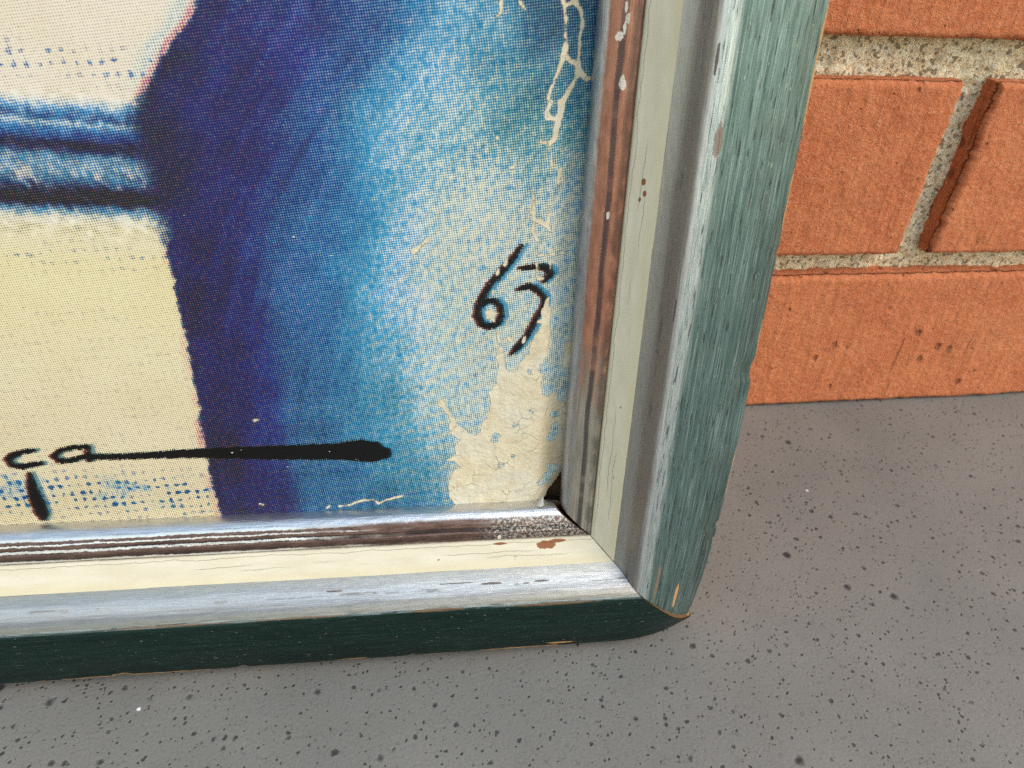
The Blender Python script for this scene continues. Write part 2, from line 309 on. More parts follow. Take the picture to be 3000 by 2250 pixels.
def mat_concrete():
    k = NT('pitted_concrete')
    p = k.map(k.geo(), (1000, 1000, 1000))
    big = k.noise(p, 0.012, 3, 0.55)
    mid = k.noise(p, 0.12, 3, 0.6)
    fine = k.noise(p, 1.1, 3, 0.6)
    wob = k.vadd(p, k.noise(p, 0.7, 2, 0.6, color=True), 1.3)
    wob = k.map(wob, (1, 1, 0.0))
    pm = None
    for sc, thr, mx in ((0.07, 0.05, 0.105), (0.17, 0.05, 0.175), (0.36, 0.05, 0.25), (0.75, 0.3, 0.30)):
        v = k.voro(wob, sc); vc = k.sep(k.voro(wob, sc, out='Color'))[0]
        pr = k.m('MULTIPLY', k.m('POWER', k.step(vc, thr, 1.0), 2.2), mx)
        pit = k.m('MULTIPLY', k.step(v, k.m('MULTIPLY', pr, 1.35), k.m('MULTIPLY', pr, 0.4)), k.step(pr, 0.012, 0.03))
        pm = pit if pm is None else k.m('MAXIMUM', pm, k.m('MULTIPLY', pit, 0.85))
    hair = k.step(k.voro(k.vadd(p, k.noise(p, 0.9, 2, 0.6, color=True), 1.0), 0.42, feature='DISTANCE_TO_EDGE'), 0.035, 0.0)
    hair = k.m('MULTIPLY', hair, k.step(k.noise(p, 0.35, 2, 0.5), 0.52, 0.66))
    wv = k.voro(wob, 0.06); wc = k.sep(k.voro(wob, 0.06, out='Color'))[1]
    white = k.m('MULTIPLY', k.step(wv, 0.045, 0.02), k.step(wc, 0.72, 0.78))
    c = k.mix(k.step(big, 0.3, 0.7), lin((115, 111, 105)).tolist(), lin((125, 120, 113)).tolist())
    c = k.mix(k.m('MULTIPLY', k.step(mid, 0.35, 0.7), 0.18), c, lin((122, 121, 119)).tolist())
    c = k.mix(k.m('MULTIPLY', k.step(fine, 0.5, 0.25), 0.35), c, lin((84, 82, 80)).tolist())
    c = k.mix(k.m('MULTIPLY', k.step(fine, 0.6, 0.75), 0.3), c, lin((150, 147, 143)).tolist())
    c = k.mix(k.m('MULTIPLY', k.step(k.noise(p, 0.03, 4, 0.65), 0.48, 0.7), 0.14), c, lin((94, 91, 88)).tolist())
    c = k.mix(k.m('MULTIPLY', hair, 0.28), c, lin((54, 51, 50)).tolist())
    c = k.mix(k.m('MULTIPLY', pm, 0.9), c, lin((30, 29, 32)).tolist())
    c = k.mix(white, c, lin((235, 235, 230)).tolist())
    h = k.m('SUBTRACT', k.m('MULTIPLY', fine, 0.35), pm)
    h = k.m('SUBTRACT', h, k.m('MULTIPLY', hair, 0.2))
    return k.out(c, 0.72, 0.0, k.bump(h, 0.0005, 0.8), 0.4)

# ------------------------------------------------------------------ paving
M_CONC = mat_concrete()
fx = np.concatenate([[-40, -6, -1.5, -0.6], np.linspace(-0.3, 0.5, 161), [0.9, 2.0, 6, 40]])
fy = np.concatenate([[-40, -6, -1.5, -0.6], np.linspace(-0.3, 0.03, 67), [0.2, 0.6, 2.0]])
GX, GY = np.meshgrid(fx, fy, indexing='ij')
near = (np.abs(GX) < 1) & (np.abs(GY) < 0.5)
GZ = np.where(near, 0.00025 * fbm(GX * 60, GY * 60, 0, 5, 3), 0.0)
ground = mesh_obj('concrete_paving', np.stack([GX, GY, GZ], -1).reshape(-1, 3), grid_faces(len(fx), len(fy)), M_CONC)
ground['kind'] = 'structure'
ground['label'] = 'grey pitted concrete paving under the picture frame'

# ------------------------------------------------------------------ brick wall
wall = empty('brick_wall', Matrix.Identity(4), 'orange red brick wall with sandy recessed mortar behind the picture frame', 'wall')
wall['kind'] = 'thing'
M_BRICK = mat_brick()
M_MORT = mat_mortar()
BL, BH, BD = 0.215, 0.065, 0.095

def brick_mesh(w, h, step, seed, rough=1.0):
    nx, nz = max(4, int(w / step)) + 1, max(4, int(h / step)) + 1
    r = 0.0022
    def axis(L, n):
        u = np.linspace(0, L, n)
        return np.unique(np.concatenate([[0, r * .12, r * .4, r * .75], u[(u > r * 0.9) & (u < L - r * 0.9)], [L - r * .75, L - r * .4, L - r * .12, L]]))
    xs, zs = axis(w, nx), axis(h, nz)
    X, Z = np.meshgrid(xs, zs, indexing='ij')
    e = np.minimum(np.minimum(X, w - X), np.minimum(Z, h - Z))
    q = np.clip(1 - e / r, 0, 1)
    Y = r * (1 - np.sqrt(np.clip(1 - q * q, 0, 1)))
    mm = 1000.0
    n1 = fbm(X * mm * 0.35, Z * mm * 0.35, seed, seed, 3)
    n2 = fbm(X * mm * 0.35, Z * mm * 0.05, seed + 9, seed + 3, 2)
    Y = Y - rough * (0.00016 * n1 + 0.00016 * n2) * (1 - 0.85 * q) - 0.0003 * fbm(X * 25, Z * 25, seed, seed + 8, 2)
    # ragged arrises
    ex = (fbm(Z * mm * 0.45, X * 20, seed + 2, seed + 4, 3) * 0.0004 + np.abs(vnoise(Z * mm * 0.75, 0, 0, seed + 5)) * 0.0005 * (X < w / 2)) * rough
    ez = fbm(X * mm * 0.4, Z * 20, seed + 5, seed + 6, 3) * 0.0003 * rough
    wx = smooth(0.004, 0, np.minimum(X, w - X)); wz = smooth(0.004, 0, np.minimum(Z, h - Z))
    X2 = X + ex * wx; Z2 = Z + ez * wz
    V = np.stack([X2, Y, Z2], -1)
    n, m = V.shape[:2]
    verts = V.reshape(-1, 3)
    faces = grid_faces(n, m)
    ring = [i * m for i in range(n)] + [(n - 1) * m + j for j in range(1, m)] + [i * m + m - 1 for i in range(n - 2, -1, -1)] + [j for j in range(m - 2, 0, -1)]
    prev = ring
    verts = [tuple(v) for v in verts]
    cx, cz = w / 2, h / 2
    for depth in (0.0035, 0.007, 0.011, BD):
        cur = []
        for idx in ring:
            x, y, z = verts[idx]
            jit = float(vnoise(x * 250, z * 250, depth * 300, seed)) * 0.0003 * rough
            cur.append(len(verts))
            if depth > 0.003:
                x = x + ((w if x > cx else 0.0) - x) * 0.7 if min(abs(x), abs(w - x)) < 0.0025 else x
                z = z + ((h if z > cz else 0.0) - z) * 0.7 if min(abs(z), abs(h - z)) < 0.0025 else z
            verts.append((x + (jit if x > cx else -jit), depth, z + jit * 0.5))
        for i in range(len(ring)):
            j = (i + 1) % len(ring)
            faces.append((prev[j], cur[j], cur[i], prev[i]))
        prev = cur
    faces.append(tuple(prev))
    return verts, faces

# bed levels: course 1 stands on the paving
beds = [(0.0006, 0.0649), (0.0739, 0.1387), (0.1521, 0.2171)]
while beds[-1][1] < 0.60:
    beds.append((beds[-1][1] + 0.0105, beds[-1][1] + 0.0105 + 0.065))
coarse = {}
bi = 0
for ci, (z0, z1) in enumerate(beds):
    x = 0.1928 + (0 if ci % 2 else 0.1125) + 0.2275 * 2     # right end of the brick that closes this row
    xs = []
    xr = x
    while xr > -0.55:
        xs.append((xr - BL, xr))
        xr -= BL + (0.0130 if (ci == 1 and abs(xr - 0.4203) < 2e-3) else 0.0125)
    for (xa, xb) in xs:
        vis = (ci <= 2 and xb > 0.12 and xa < 0.33)
        if ci == 1 and abs(xa - 0.2053) < 0.002:
            xa = 0.2057
        bi += 1
        if vis:
            vs, fs = brick_mesh(xb - xa, z1 - z0, 0.0005 if (ci == 1 and xa > 0.15) else 0.0008, 10 + bi, 1.0)
            o = mesh_obj('brick', vs, fs, M_BRICK, wall)
        else:
            key = round(z1 - z0, 4)
            if key not in coarse:
                vs, fs = brick_mesh(BL, z1 - z0, 0.012, 4, 0.6)
                coarse[key] = mesh_obj('brick', vs, fs, M_BRICK, wall)
                o = coarse[key]
            else:
                o = coarse[key].copy()
                COL.objects.link(o)
                o.parent = wall
        rr = random.Random(bi)
        o.location = (xa, rr.uniform(-0.0004, 0.0004), z0)

mx = np.concatenate([np.linspace(-0.53, 0.10, 40), np.linspace(0.104, 0.34, 215), [0.40, 0.50, 0.64]])
mz = np.concatenate([np.linspace(0, 0.22, 200), np.linspace(0.225, 0.66, 50)])
MX, MZ = np.meshgrid(mx, mz, indexing='ij')
vj = smooth(0.011, 0.005, np.abs(MX - 0.2005)) * smooth(0.072, 0.078, MZ) * smooth(0.141, 0.135, MZ)
MY = 0.0078 + 0.0012 * vj - 0.0009 * fbm(MX * 420, MZ * 420, 1, 31, 3) - 0.0012 * fbm(MX * 90, MZ * 90, 2, 33, 2)
mortar = mesh_obj('mortar', np.stack([MX, MY, MZ], -1).reshape(-1, 3), grid_faces(len(mx), len(mz)), M_MORT, wall)
# closed back for the mortar bed
bm = bmesh.new(); bm.from_mesh(mortar.data)
edges = [e for e in bm.edges if e.is_boundary]
ret = bmesh.ops.extrude_edge_only(bm, edges=edges)
for v in [g for g in ret['geom'] if isinstance(g, bmesh.types.BMVert)]:
    v.co.y = 0.09
bm.to_mesh(mortar.data); bm.free()

# ------------------------------------------------------------------ the framed picture
AL, PSI = 0.148994, -0.0241058
FM = (Matrix.Translation((0.0395676, -0.0955474, 0.0455997)) @ Matrix.Rotation(PSI, 4, 'Z') @ Matrix.Rotation(math.pi / 2 - AL, 4, 'X'))
T_BACK = -0.0193
W_OPEN = 0.40
UB = 0.04337
# the height at which the leaning top edge meets the wall
H_OPEN = 0.3
while max((FM @ Vector((x, H_OPEN + UB, T_BACK))).y for x in (UB, -W_OPEN - UB)) < -0.0012:
    H_OPEN += 0.0005
pic = empty('framed_picture', FM, 'weathered framed print in a silver, cream and green frame leaning on the brick wall', 'picture')

def rail_uv(k):
    return k.sep(k.uv())

def mat_wood():
    k = NT('raw_wood')
    u, v, _ = rail_uv(k)
    uvv = k.uv()
    g = k.noise(k.map(uvv, (0.5, 14, 1)), 3.0, 3, 0.6)
    c = k.mix(g, lin((118, 84, 54)).tolist(), lin((176, 138, 96)).tolist())
    return k.out(c, 0.75, 0.0, k.bump(g, 0.0002, 0.6), 0.3)

def mat_bead(flank, top_a, top_b, fade, top_metal, drips):
    """Worn silver leaf on a red-brown ground; u runs along the rail from the corner, v across it (cm)."""
    k = NT('worn_silver_leaf')
    uvv = k.uv(); u, v, _ = rail_uv(k)
    st = k.noise(k.map(uvv, (0.35, 9, 1)), 2.2, 4, 0.6)
    st2 = k.noise(k.map(uvv, (0.8, 22, 1)), 2.0, 3, 0.65)
    blot = k.noise(k.map(uvv, (0.8, 2.2, 1)), 2.0, 4, 0.6)
    fine = k.noise(uvv, 60, 3, 0.6)
    vj = k.m('ADD', v, k.m('MULTIPLY', k.m('SUBTRACT', k.noise(k.map(uvv, (1.2, 1.0, 1)), 3.0, 3, 0.6), 0.5), 0.10))
    top = k.step(vj, 0.54, 0.64)
    leaf = k.mix(k.step(st2, 0.3, 0.7), (np.array(flank) * 0.72).tolist(), flank)
    leaf = k.mix(k.m('MULTIPLY', k.step(blot, 0.5, 0.7), 0.3), leaf, (np.array(flank) * 0.5).tolist())
    cop = k.mix(k.step(blot, 0.15, 0.95), top_a, top_b)
    cop = k.mix(k.m('MULTIPLY', k.step(fine, 0.5, 0.75), 0.25), cop, (np.array(top_b) * 1.25).tolist())
    bare = k.mix(k.step(st, 0.3, 0.7), lin((126, 120, 110)).tolist(), lin((158, 149, 136)).tolist())
    gone = k.step(k.m('ADD', u, k.m('MULTIPLY', k.m('SUBTRACT', blot, 0.5), 3.5)), fade + 1.6, fade - 1.6)
    tcol = k.mix(gone, cop, bare)
    # blackish broken strip along the joint with the cream
    joint_black = k.m('MULTIPLY', k.step(vj, 1.06, 1.20), k.step(k.noise(k.map(uvv, (0.8, 1.2, 1)), 1.3, 3, 0.6), 0.36, 0.56))
    tcol = k.mix(k.m('MULTIPLY', joint_black, 0.6), tcol, lin((52, 47, 48)).tolist())
    # dark streak where leaf and ground have gone
    vv = k.m('ABSOLUTE', k.m('SUBTRACT', k.m('ADD', v, k.m('MULTIPLY', k.m('SUBTRACT', k.noise(k.map(uvv, (0.5, 0.3, 1)), 1.0, 2, 0.5), 0.5), 0.14)), 0.92))
    crack = k.m('MULTIPLY', k.step(k.m('ADD', vv, k.m('MULTIPLY', k.m('SUBTRACT', fine, 0.5), 0.06)), 0.085, 0.035), k.step(k.noise(k.map(uvv, (1, 0.01, 1)), 0.5, 3, 0.6), 0.36, 0.48))
    tcol = k.mix(k.m('MULTIPLY', crack, 0.8), tcol, lin((50, 44, 50)).tolist())
    # mottled silver and black where the leaf has flaked by the mitre
    mot = k.m('MULTIPLY', k.step(u, 2.6, 1.4), k.m('SUBTRACT', 1.0, k.step(k.m('MULTIPLY', fade, 1.0), 2.0, 3.0)))
    mot = k.m('MULTIPLY', mot, k.step(k.noise(uvv, 11, 4, 0.7), 0.46, 0.58))
    tcol = k.mix(k.m('MULTIPLY', mot, 0.8), tcol, lin((196, 194, 190)).tolist())
    glint = None  # near-white lines painted as bright reflections on the bottom bead
    for v0, hw, sd_ in ((0.60, 0.07, 1.0), (0.93, 0.045, 5.0), (1.27, 0.06, 9.0), (0.76, 0.03, 13.0)):
        dd = k.m('ABSOLUTE', k.m('SUBTRACT', k.m('ADD', v, k.m('MULTIPLY', k.m('SUBTRACT', k.noise(k.map(uvv, (0.5, 0.4, 1), loc=(sd_, 0, 0)), 1.4, 3, 0.6), 0.5), 0.10)), v0))
        ln = k.step(k.m('ADD', dd, k.m('MULTIPLY', k.m('SUBTRACT', k.noise(k.map(uvv, (1.6, 3.0, 1)), 5.0, 3, 0.65), 0.5), 0.09)), hw, hw * 0.45)
        on = k.step(k.m('ADD', u, k.m('MULTIPLY', k.noise(k.map(uvv, (0.5, 0.02, 1), loc=(sd_ * 3, 0, 0)), 1.2, 2, 0.5), 9.0)), 8.5, 13.0)
        q = k.m('MULTIPLY', ln, on)
        glint = q if glint is None else k.m('MAXIMUM', glint, q)
    glint = k.m('MULTIPLY', glint, 1.0 if fade < 0 else 0.0)
    tcol = k.mix(glint, tcol, lin((236, 234, 232)).tolist())
    c = k.mix(top, leaf, tcol)
    fl = k.blob(u, v, drips, k.noise(uvv, 14, 3, 0.6), 0.7)
    c = k.mix(fl, c, lin((208, 198, 186)).tolist())
    ridge = k.m('MULTIPLY', k.step(k.noise(k.map(uvv, (0.45, 12, 1)), 2.2, 3, 0.6), 0.64, 0.70), k.m('MULTIPLY', top, k.m('SUBTRACT', 1.0, gone)))
    met = k.m('SUBTRACT', 0.92, k.m('MULTIPLY', top, k.m('SUBTRACT', 0.92, top_metal)))
    met = k.m('MULTIPLY', met, k.m('SUBTRACT', 1.0, fl))
    ro = k.m('ADD', 0.15, k.m('MULTIPLY', k.m('MAXIMUM', k.m('MULTIPLY', top, gone), k.m('MULTIPLY', st2, 0.5)), 0.22))
    h = k.m('ADD', k.m('MULTIPLY', st, 0.5), k.m('MULTIPLY', fine, 0.2))
    h = k.m('ADD', h, k.m('MULTIPLY', k.m('MAXIMUM', ridge, k.m('MULTIPLY', glint, 0.8)), 0.35))
    h = k.m('SUBTRACT', h, k.m('MULTIPLY', crack, 0.6))
    return k.out(c, ro, met, k.bump(h, 0.00035, 0.75), 0.5)

def mat_cream(chips):
    k = NT('aged_cream_paint')
    uvv = k.uv(); u, v, _ = rail_uv(k)
    a = k.noise(k.map(uvv, (0.4, 2.0, 1)), 1.6, 4, 0.6)
    f = k.noise(uvv, 26, 3, 0.6)
    c = k.mix(k.step(a, 0.3, 0.7), lin((202, 191, 168)).tolist(), lin((211, 202, 182)).tolist())
    # yellowed towards the silver
    c = k.mix(k.m('MULTIPLY', k.step(v, 0.52, 0.74), 0.35), c, lin((206, 190, 150)).tolist())
    # hairline cracks along the grain
    w = k.m('ADD', v, k.m('MULTIPLY', k.m('SUBTRACT', k.noise(k.map(uvv, (0.6, 0.2, 1)), 1.8, 4, 0.6), 0.5), 0.22))
    cr = None
    for c0, th in ((0.17, 0.35), (0.40, 0.5), (0.52, 0.52)):
        d = k.m('ABSOLUTE', k.m('SUBTRACT', w, c0))
        q = k.m('MULTIPLY', k.step(d, 0.009, 0.002), k.step(k.noise(k.map(uvv, (1, 0.03, 1), loc=(c0 * 9, 0, 0)), 0.28, 2, 0.5), th, th + 0.08))
        cr = q if cr is None else k.m('MAXIMUM', cr, q)
    c = k.mix(k.m('MULTIPLY', cr, 0.6), c, lin((104, 92, 68)).tolist())
    sp = k.m('MULTIPLY', k.step(k.noise(uvv, 17, 3, 0.7), 0.70, 0.74), k.step(k.noise(uvv, 1.1, 2, 0.5), 0.5, 0.62))
    c = k.mix(k.m('MULTIPLY', sp, 0.7), c, lin((96, 84, 58)).tolist())
    rust = k.m('MULTIPLY', k.step(k.noise(k.map(uvv, (1.0, 1.6, 1), loc=(4, 2, 0)), 2.2, 3, 0.6), 0.72, 0.75), k.step(v, 0.35, 0.5))
    c = k.mix(k.m('MULTIPLY', rust, 0.8), c, lin((136, 104, 48)).tolist())
    grime = k.step(v, 0.10, 0.0)
    c = k.mix(k.m('MULTIPLY', grime, k.m('MULTIPLY', k.step(k.noise(k.map(uvv, (1, 3, 1)), 6, 3, 0.6), 0.4, 0.6), 0.55)), c, lin((90, 78, 60)).tolist())
    chp = k.blob(u, v, chips, k.noise(uvv, 9, 3, 0.6), 0.5)
    c = k.mix(chp, c, k.mix(f, lin((120, 74, 44)).tolist(), lin((150, 98, 62)).tolist()))
    h = k.m('SUBTRACT', k.m('SUBTRACT', k.m('MULTIPLY', f, 0.15), cr), k.m('MULTIPLY', chp, 0.8))
    return k.out(c, 0.42, 0.0, k.bump(h, 0.00018, 0.6), 0.2)

def mat_silver(cove, mid, crest, chips, crest_at):
    k = NT('brushed_silver_paint_lit_shaded')
    uvv = k.uv(); u, v, _ = rail_uv(k)
    st = k.noise(k.map(uvv, (0.5, 26, 1)), 2.0, 4, 0.65)
    st2 = k.noise(k.map(uvv, (0.20, 6, 1)), 2.0, 3, 0.6)
    bl = k.noise(k.map(uvv, (0.7, 2.0, 1)), 2.0, 4, 0.6)
    vj = k.m('ADD', v, k.m('MULTIPLY', k.m('SUBTRACT', st2, 0.5), 0.30))
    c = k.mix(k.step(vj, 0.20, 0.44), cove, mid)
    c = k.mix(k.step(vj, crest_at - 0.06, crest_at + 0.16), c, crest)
    c = k.mix(k.m('MULTIPLY', k.step(st, 0.55, 0.3), 0.45), c, k.mix(1.0, c, (0.55, 0.55, 0.56, 1), 'MULTIPLY'))
    c = k.mix(k.m('MULTIPLY', k.step(bl, 0.55, 0.7), 0.3), c, k.mix(1.0, c, (0.66, 0.62, 0.56, 1), 'MULTIPLY'))
    d = k.m('ABSOLUTE', k.m('SUBTRACT', vj, 0.48))
    dk = k.m('MULTIPLY', k.step(d, 0.05, 0.015), k.step(k.noise(k.map(uvv, (1, 1.5, 1)), 0.9, 3, 0.65), 0.50, 0.60))
    c = k.mix(k.m('MULTIPLY', dk, 0.65), c, lin((60, 58, 58)).tolist())
    chip = k.blob(u, v, chips, k.noise(k.map(uvv, (1, 3, 1)), 7, 3, 0.6), 0.5)
    c = k.mix(k.m('MULTIPLY', chip, 0.9), c, lin((84, 66, 58)).tolist())
    met = k.m('SUBTRACT', 0.8, k.m('MULTIPLY', k.m('MAXIMUM', chip, dk), 0.6))
    h = k.m('SUBTRACT', k.m('MULTIPLY', st, 0.7), k.m('MULTIPLY', chip, 0.7))
    return k.out(c, k.m('ADD', 0.34, k.m('MULTIPLY', bl, 0.12)), met, k.bump(h, 0.00022, 0.7), 0.5)

def mat_green(silver_glint_to, wood, rusts, tone_a, tone_b, streak, streak_amt):
    k = NT('worn_green_paint_lit_shaded')
    uvv = k.uv(); u, v, _ = rail_uv(k)
    st = k.noise(k.map(uvv, (0.22, 20, 1)), 2.2, 4, 0.6)
    st2 = k.noise(k.map(uvv, (0.10, 4.5, 1)), 2.0, 3, 0.6)
    st3 = k.noise(k.map(uvv, (0.6, 30, 1)), 2.2, 3, 0.6)
    f = k.noise(k.map(uvv, (2.0, 18, 1)), 6, 3, 0.6)
    bl = k.noise(uvv, 1.0, 3, 0.55)
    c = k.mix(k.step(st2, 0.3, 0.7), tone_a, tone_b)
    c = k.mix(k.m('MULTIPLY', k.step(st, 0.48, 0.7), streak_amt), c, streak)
    c = k.mix(k.m('MULTIPLY', k.step(st3, 0.48, 0.3), 0.6), c, k.mix(1.0, c, (0.45, 0.45, 0.46, 1), 'MULTIPLY'))
    c = k.mix(k.m('MULTIPLY', k.step(bl, 0.5, 0.7), 0.2), c, k.mix(1.0, c, (1.25, 0.9, 0.85, 1), 'MULTIPLY'))
    sv = k.step(k.m('ADD', v, k.m('MULTIPLY', k.m('SUBTRACT', st, 0.5), 0.35)), silver_glint_to + 0.10, silver_glint_to - 0.06)
    c = k.mix(k.m('MULTIPLY', sv, 0.85), c, k.mix(k.step(st3, 0.35, 0.6), lin((150, 162, 164)).tolist(), lin((224, 232, 234)).tolist()))  # worn silver at the ridge, whitened to paint in its highlight
    # drying cracks along the grain
    w = k.noise(k.map(uvv, (0.75, 11, 1), rot=(0, 0, math.radians(-2.5)), loc=(3, 0, 0)), 1.9, 2, 0.5)
    ck = k.step(w, 0.63, 0.66)
    c = k.mix(k.m('MULTIPLY', ck, 0.85), c, lin((18, 22, 22)).tolist())
    # dirt band toward the outer edge
    e = k.step(v, 1.35, 2.0)
    c = k.mix(k.m('MULTIPLY', e, k.m('MULTIPLY', k.step(k.noise(k.map(uvv, (0.4, 3, 1)), 1.2, 3, 0.6), 0.36, 0.6), 0.6)), c, k.mix(1.0, c, (0.62, 0.5, 0.46, 1), 'MULTIPLY'))
    # paint rubbed to wood at the outer edge and at the knocks
    n5 = k.noise(k.map(uvv, (0.55, 3, 1), loc=(7, 0, 0)), 1.3, 5, 0.65)
    rub = k.m('ADD', v, k.m('MULTIPLY', k.m('SUBTRACT', n5, 0.5), 0.75))
    wd = k.step(rub, 2.44, 2.48)
    wd = k.m('MAXIMUM', wd, k.blob(u, v, wood, k.noise(k.map(uvv, (1.0, 5, 1)), 2.5, 4, 0.65), 1.0))
    wc = k.mix(k.noise(k.map(uvv, (0.5, 14, 1)), 3, 3, 0.6), lin((146, 100, 58)).tolist(), lin((210, 166, 112)).tolist())
    c = k.mix(wd, c, wc)
    rs = k.blob(u, v, rusts, k.noise(k.map(uvv, (1.0, 4, 1)), 4, 4, 0.65), 0.8)
    c = k.mix(k.m('MULTIPLY', rs, 0.75), c, lin((112, 78, 48)).tolist())
    nick = k.m('MULTIPLY', k.step(k.noise(k.map(uvv, (2.5, 8, 1)), 2.1, 2, 0.5), 0.70, 0.73), 0.7)
    c = k.mix(nick, c, lin((178, 182, 172)).tolist())
    soft = k.m('MAXIMUM', k.m('MAXIMUM', wd, ck), rs)
    met = k.m('MULTIPLY', k.m('SUBTRACT', 1.0, soft), 0.80)
    h = k.m('SUBTRACT', k.m('MULTIPLY', st, 0.8), k.m('MULTIPLY', ck, 0.8))
    h = k.m('ADD', h, k.m('MULTIPLY', st3, 0.3))
    h = k.m('SUBTRACT', h, k.m('MULTIPLY', wd, 0.5))
    return k.out(c, k.m('ADD', 0.36, k.m('MULTIPLY', f, 0.14)), met, k.bump(h, 0.0003, 0.8), 0.5)

def arc(pts, n=6):
    """Catmull-Rom through the profile points."""
    P = [np.array(p, float) for p in pts]
    P = [2 * P[0] - P[1]] + P + [2 * P[-1] - P[-2]]
    out = []
    for i in range(1, len(P) - 2):
        for t in np.linspace(0, 1, n, endpoint=False):
            a, b, c, d = P[i - 1], P[i], P[i + 1], P[i + 2]
            out.append(0.5 * ((2 * b) + (-a + c) * t + (2 * a - 5 * b + 4 * c - d) * t * t + (-a + 3 * b - 3 * c + d) * t ** 3))
    out.append(P[-2])
    return np.array(out)

# moulding profile in millimetres: u outward from the sight edge, t towards the viewer
PR_BEAD = arc([(0.25, -2.6), (0.02, -0.9), (0.25, 0.9), (1.1, 2.3), (2.5, 3.25), (4.2, 3.85), (5.3, 4.15), (5.7, 4.3), (6.1, 4.12), (7.2, 4.05), (8.2, 3.9), (8.58, 3.4), (8.65, 2.6)], 5)
PR_CREAM = arc([(8.80, 3.2), (8.95, 4.2), (10.4, 5.25), (12.6, 6.8), (14.4, 8.0), (14.99, 8.35)], 6)
PR_SILV = arc([(14.99, 8.35), (16.2, 9.1), (17.4, 10.3), (18.4, 12.0), (19.2, 13.6), (20.2, 14.8), (21.3, 15.43)], 7)
PR_GREEN = arc([(21.3, 15.43), (22.4, 15.7), (23.6, 15.72), (25.2, 15.5), (28, 15.0), (33, 14.3), (38, 13.1), (41.3, 12.3), (42.8, 11.75), (43.37, 11.1), (43.4, 10.3)], 6)

def rail_frame(side):
    """origin (at the mitre corner), along direction, outward direction, length along the sight edge"""
    if side == 'bottom':
        return np.array([0, 0]), np.array([-1, 0]), np.array([0, -1]), W_OPEN
    if side == 'right':
        return np.array([0, 0]), np.array([0, 1]), np.array([1, 0]), H_OPEN
    if side == 'top':
        return np.array([0, H_OPEN]), np.array([-1, 0]), np.array([0, 1]), W_OPEN
    return np.array([-W_OPEN, 0]), np.array([0, 1]), np.array([-1, 0]), H_OPEN

def stations(L, fine):
    if not fine:
        return np.linspace(0, 1, 40)
    a = np.linspace(0, 0.2 / L, 240)
    return np.concatenate([a, np.linspace(0.2 / L, 1, 60)[1:]])

GAP = 0.00013
def outer_loss(s, seed):
    """how much of the outer edge has been knocked off, metres (s = distance from the tip of the corner, m)"""
    chips = smooth(0.62, 1.0, fbm(s * 150, seed, 0, seed, 4)) * 0.0007 + 0.00006 * fbm(s * 900, seed, 0, seed + 7, 2)
    return chips + 0.0016 * np.clip(1 - s / 0.03, 0, 1) ** 1.5

def sweep(name, prof, side, mat, parent, fine, seed, cap=False, warp=0.0001, gap=GAP, loss=0.0):
    o0, al, ou, L = rail_frame(side)
    P = np.asarray(prof) / 1000.0
    S = stations(L, fine)
    u, t = P[:, 0][None, :], P[:, 1][None, :]
    k = S[:, None]
    open_ = 0.0017 * np.clip(1 - u / 0.0088, 0, 1) if (side == 'bottom' and fine) else 0.0
    s = -u + gap + open_ + k * (L + 2 * u - 2 * gap - open_)                # distance along from the sight corner
    dist = s + UB                                          # from the outer tip
    u2 = u + warp * fbm(s * 45 + u * 30, u * 200, seed, seed, 2)
    t2 = t + warp * fbm(s * 45 + u * 30, u * 200, seed + 4, seed + 1, 2)
    if fine:
        t2 = t2 + warp * 0.5 * fbm(s * 500, u * 2500, seed, seed + 2, 2)
        reach = 0.022 if side == 'bottom' else 0.075
        sink = 0.0068 * np.clip((u - 0.020) / 0.023, 0, 1) ** 1.2 * np.clip(1 - dist / reach, 0, 1) ** 1.8
        t2 = t2 - sink * np.clip((t + 0.019) / 0.030, 0, 1)
        w = smooth(0.034, UB, u)
        los = outer_loss(dist, seed if side == 'bottom' else seed)
        u2 = u2 - w * np.maximum(los - loss, 0)
    pos = o0[None, None, :] + al[None, None, :] * s[..., None] + ou[None, None, :] * u2[..., None]
    V = np.concatenate([pos, np.broadcast_to(t2, s.shape)[..., None]], -1)
    arcl = np.concatenate([[0], np.cumsum(np.hypot(*np.diff(P, axis=0).T))])
    UVv = np.stack([s * 100, np.broadcast_to(arcl[None, :] * 100, s.shape)], -1)
    n, m = s.shape
    flip = side in ('bottom', 'left')
    verts = V.reshape(-1, 3).tolist()
    faces = grid_faces(n, m, flip=not flip)
    uvs = UVv.reshape(-1, 2).tolist()
    if cap:
        base = len(verts)
        for i in (0, n - 1):
            ring = list(range(i * m, i * m + m))
            faces.append(ring if (i == 0) == (not flip) else ring[::-1])
        for i in range(n - 1):
            q = (i * m + m - 1, (i + 1) * m + m - 1, (i + 1) * m, i * m)
            faces.append(q if not flip else q[::-1])
    return mesh_obj(name, verts, faces, mat, parent, uvs)

